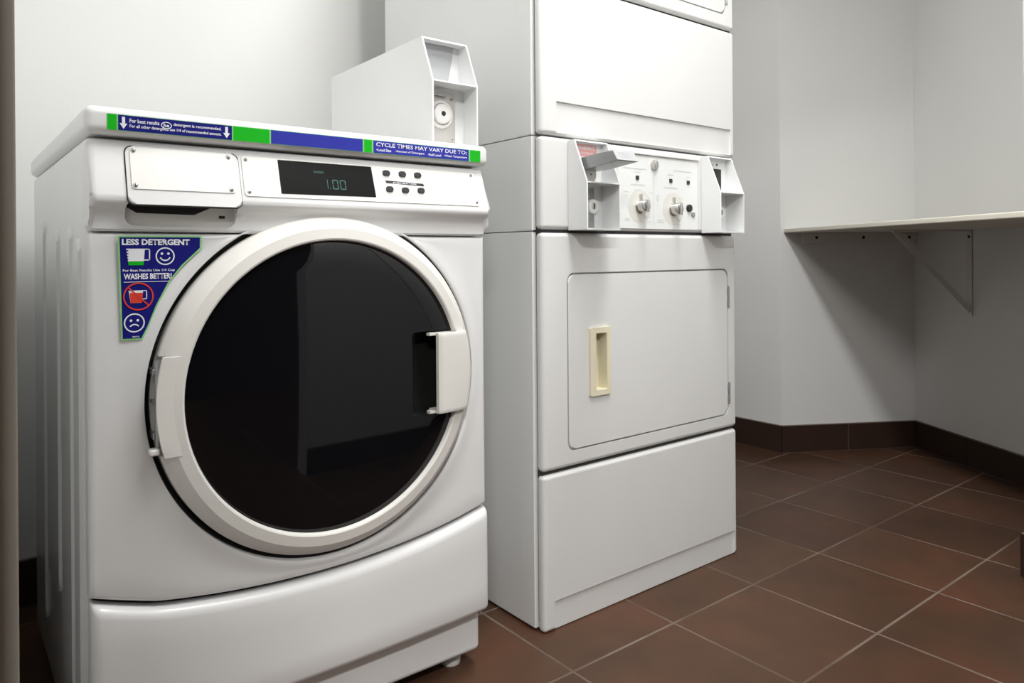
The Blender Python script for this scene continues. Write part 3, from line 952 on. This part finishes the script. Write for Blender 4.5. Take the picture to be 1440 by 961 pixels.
make('button', disc(.0095, .006, (1.5046, .9268), PT, .002), 'black', pl_, 40)
make('indicator', disc(.0065, .003, (1.5215, .9110), PT, .001), 'dull_steel', pl_, 40)
kb = disc(.0125, .006, (1.3731, 1.0270), PT, .002)
rbox(1.3715, 1.3747, YF - .0085, YF - .004, 1.017, 1.037, .0005, 1, kb)
make('panel_lock', kb, 'steel', pl_, 40)

# the two coin meters on the control panel
CPR = [(1.130, .8640), (1.130, .9670), (1.1690, 1.0620), (1.1895, 1.0620), (1.1895, .8640)]
lb = coin_shell(1.0905, 1.1935, CPR, 1.1845, 1.1845, .8640, .9670, 1.0620, d1)
bm = slab(rrect(1.0945, 1.1640, .8700, .9610, .001), .001, FR(1.1830), 0)
make('meter_plate', bm, 'dull_steel', lb, 0)
T4 = FR(1.1830)
lk = lathe([(1e-7, -.001), (.0165, -.001), (.0165, .006), (.0150, .008), (.0070, .008), (.0065, .005), (1e-7, .005)], (1.1560, .9185), T4, n=40)
quad(lk, 1.1545, 1.1585, .9120, .9250, T4, .0086, 1)
make('round_lock', lk, ['plate', 'black'], lb, 40, wn=False)
screw(lb, (1.1560, .9480), T4, .0032); screw(lb, (1.1560, .8830), T4, .0032)
bm = bmesh.new()
T5 = FR(1.1840)
quad(bm, 1.1080, 1.1730, 1.0300, 1.0560, T5, .0004, 0)
text(bm, 'WARNING', 1.1150, 1.1670, 1.0440, 1.0530, T5, 1, .01, .0007)
text(bm, 'USE QUARTERS ONLY', 1.1150, 1.1670, 1.0340, 1.0390, T5, 1, .01, .0007)
make('warning_label', bm, ['pink', 'ink_white'], lb, 0)
bm = prism_x([(1.0530, 1.0040), (1.0560, 1.0080), (1.0680, 1.0270), (1.1300, 1.0240), (1.1300, 1.0220), (1.1780, 1.0200), (1.1780, .9950), (1.1300, .9965)], 1.1020, 1.1600, .0012, 2)
make('coin_slide', bm, 'dull_steel', lb)
bm = lathe([(1e-7, 0), (.0200, 0), (.0200, .006), (.0180, .008), (1e-7, .008)], (1.1330, .9880), FR(1.1700), n=32)
dot(bm, (1.134, .9870), .0020, FR(1.1700), .0084, 1)
make('slide_pivot', bm, ['coin_metal', 'black'], lb, 40)
# a light plate with stencilled letters on the front of the slide
TS = Matrix.Translation((0, 1.0500, 1.0060)) @ Matrix.Rotation(math.radians(-32), 4, 'X') @ FR(0.0)
bm = slab(rrect(1.1010, 1.1640, 0.0, 0.0270, .002), .003, TS, .0008, 2)
text(bm, 'INSERT', 1.112, 1.150, 0.0150, 0.0205, TS, 1, .0, .0003)
text(bm, 'PUSH', 1.118, 1.144, 0.0060, 0.0105, TS, 1, .0, .0003)
make('slide_plate', bm, ['coin_paint', 'ink_grey'], lb, 0)

rb = coin_shell(1.5560, 1.6580, CPR, 1.1845, 1.1845, .8640, .9670, 1.0620, d1)
bm = bmesh.new()
quad(bm, 1.5620, 1.6330, .9740, 1.0330, T5, .0005, 0)
dot(bm, (1.6150, 1.0440), .0032, T5, .0005, 0); dot(bm, (1.5970, 1.0430), .0022, T5, .0005, 1)
make('coin_window', bm, ['black', 'dull_steel'], rb, 0)
lk = lathe([(1e-7, -.001), (.0165, -.001), (.0165, .006), (.0150, .008), (.0070, .008), (.0065, .005), (1e-7, .005)], (1.6220, .9185), T4, n=40)
quad(lk, 1.6205, 1.6245, .9120, .9250, T4, .0086, 1)
make('round_lock', lk, ['plate', 'black'], rb, 40, wn=False)
bm = slab(rrect(1.5600, 1.6330, .8700, .9610, .001), .001, FR(1.1830), 0)
make('meter_plate', bm, 'dull_steel', rb, 0)
screw(rb, (1.6240, .9480), T4, .0032); screw(rb, (1.6240, .8830), T4, .0032)

# upper dryer of the stack
d2 = empty('tumble_dryer', (1.359, 1.53, 1.070), 'white upper dryer stacked on the lower one, its top cut off by the picture edge', 'dryer')
bm = rbox(1.0100, 1.7080, 1.2155, 1.865, 1.0700, 1.9400, 0.0015, 2)
rbox(1.0090, 1.0110, 1.216, 1.262, 1.072, 1.938, .0008, 2, bm)
make('cabinet', bm, 'enamel_side', d2)
make('seam_filler', rbox(1.0200, 1.6980, 1.2000, 1.2160, 1.0720, 1.9350, 0), 'seam', d2, 0, cutters=[rbox(1.1660, 1.2070, 1.19, 1.23, 1.57, 1.71, 0)])
make('lower_panel', panel(DX0, DX1, 1.0700, 1.4080), 'enamel_dryer', d2, 30, cutters=[rib_groove_cut(1.0760, 1.1440, 1.0590, 1.6850, .0045)])
door_frame_panel(d2, 1.4130, 1.9380, 1.0700)
door_with_hole(d2, 1.0700)

# ------------------------------------------------------------------ wall shelf
sh = empty('wall_shelf', (Cc.x, Cc.y, 0.0), 'cream laminate folding shelf fixed to the walls in the corner on a metal bracket', 'shelf')
def UV(u, v, z):  # u from the corner-wall start B along U, v along V
    p = B + U * u + V * v
    return Vector((p.x, p.y, z))
LBC = (Cc - B).length
def uvbox(u0, u1, v0, v1, z0, z1, r=.002, seg=2, bm=None, mi=0):
    b = rbox(u0, u1, v0, v1, z0, z1, r, seg, None, mi)
    for v in b.verts:
        v.co = UV(v.co.x, v.co.y, v.co.z)
    return merge(bm, b)
make('board', uvbox(.012, LBC - .002, .003, (D - Cc).dot(V) + .03, .8940, .9105, .0035, 3), 'laminate', sh)
cl_ = make('cleat', uvbox(.085, LBC - .002, .002, .020, .8500, .8938, .002), 'bracket', sh)
for u in (.145, .350, .555):
    p = UV(u, .0202, .8740)
    Tm = Matrix.Translation(p) @ Matrix(((U.x, 0, V.x, 0), (U.y, 0, V.y, 0), (0, 1, 0, 0), (0, 0, 0, 1)))
    screw(cl_, (0, 0), Tm, .0065, 'screw_dark')
def bracket(v):
    b = uvbox(LBC - .006, LBC - .002, v - .012, v + .012, .572, .8935, .001)
    uvbox(LBC - .320, LBC - .003, v - .012, v + .012, .8890, .8936, .001, bm=b)
    # folded diagonal arm
    q = bmesh.new()
    p0, p1 = (LBC - .006, .590), (LBC - .310, .889)
    dx, dz = p1[0] - p0[0], p1[1] - p0[1]; L_ = math.hypot(dx, dz); nx, nz = -dz / L_, dx / L_
    for (va, vb, t) in ((v + .006, v + .0085, .011), (v - .010, v + .0085, .0015)):
        vs = []
        for vv in (va, vb):
            for s, (a_, b_) in ((-1, p0), (-1, p1), (1, p1), (1, p0)):
                vs.append(q.verts.new(UV(a_ + nx * t * s, vv, b_ + nz * t * s)))
        q.faces.new(vs[:4]); q.faces.new(vs[4:])
        for i in range(4): q.faces.new((vs[i], vs[(i + 1) % 4], vs[4 + (i + 1) % 4], vs[4 + i]))
    return merge(b, q)
br = make('bracket', bracket(.312), 'bracket', sh, 0)
for z in (.868, .590):
    p = UV(LBC - .0062, .312, z)
    Tm = Matrix.Translation(p) @ Matrix(((V.x, 0, -U.x, 0), (V.y, 0, -U.y, 0), (0, 1, 0, 0), (0, 0, 0, 1)))
    screw(br, (0, 0), Tm, .0062, 'screw_dark')
make('rear_cleat', uvbox(LBC - .020, LBC - .002, .66, 1.12, .862, .8938, .002), 'bracket', sh)
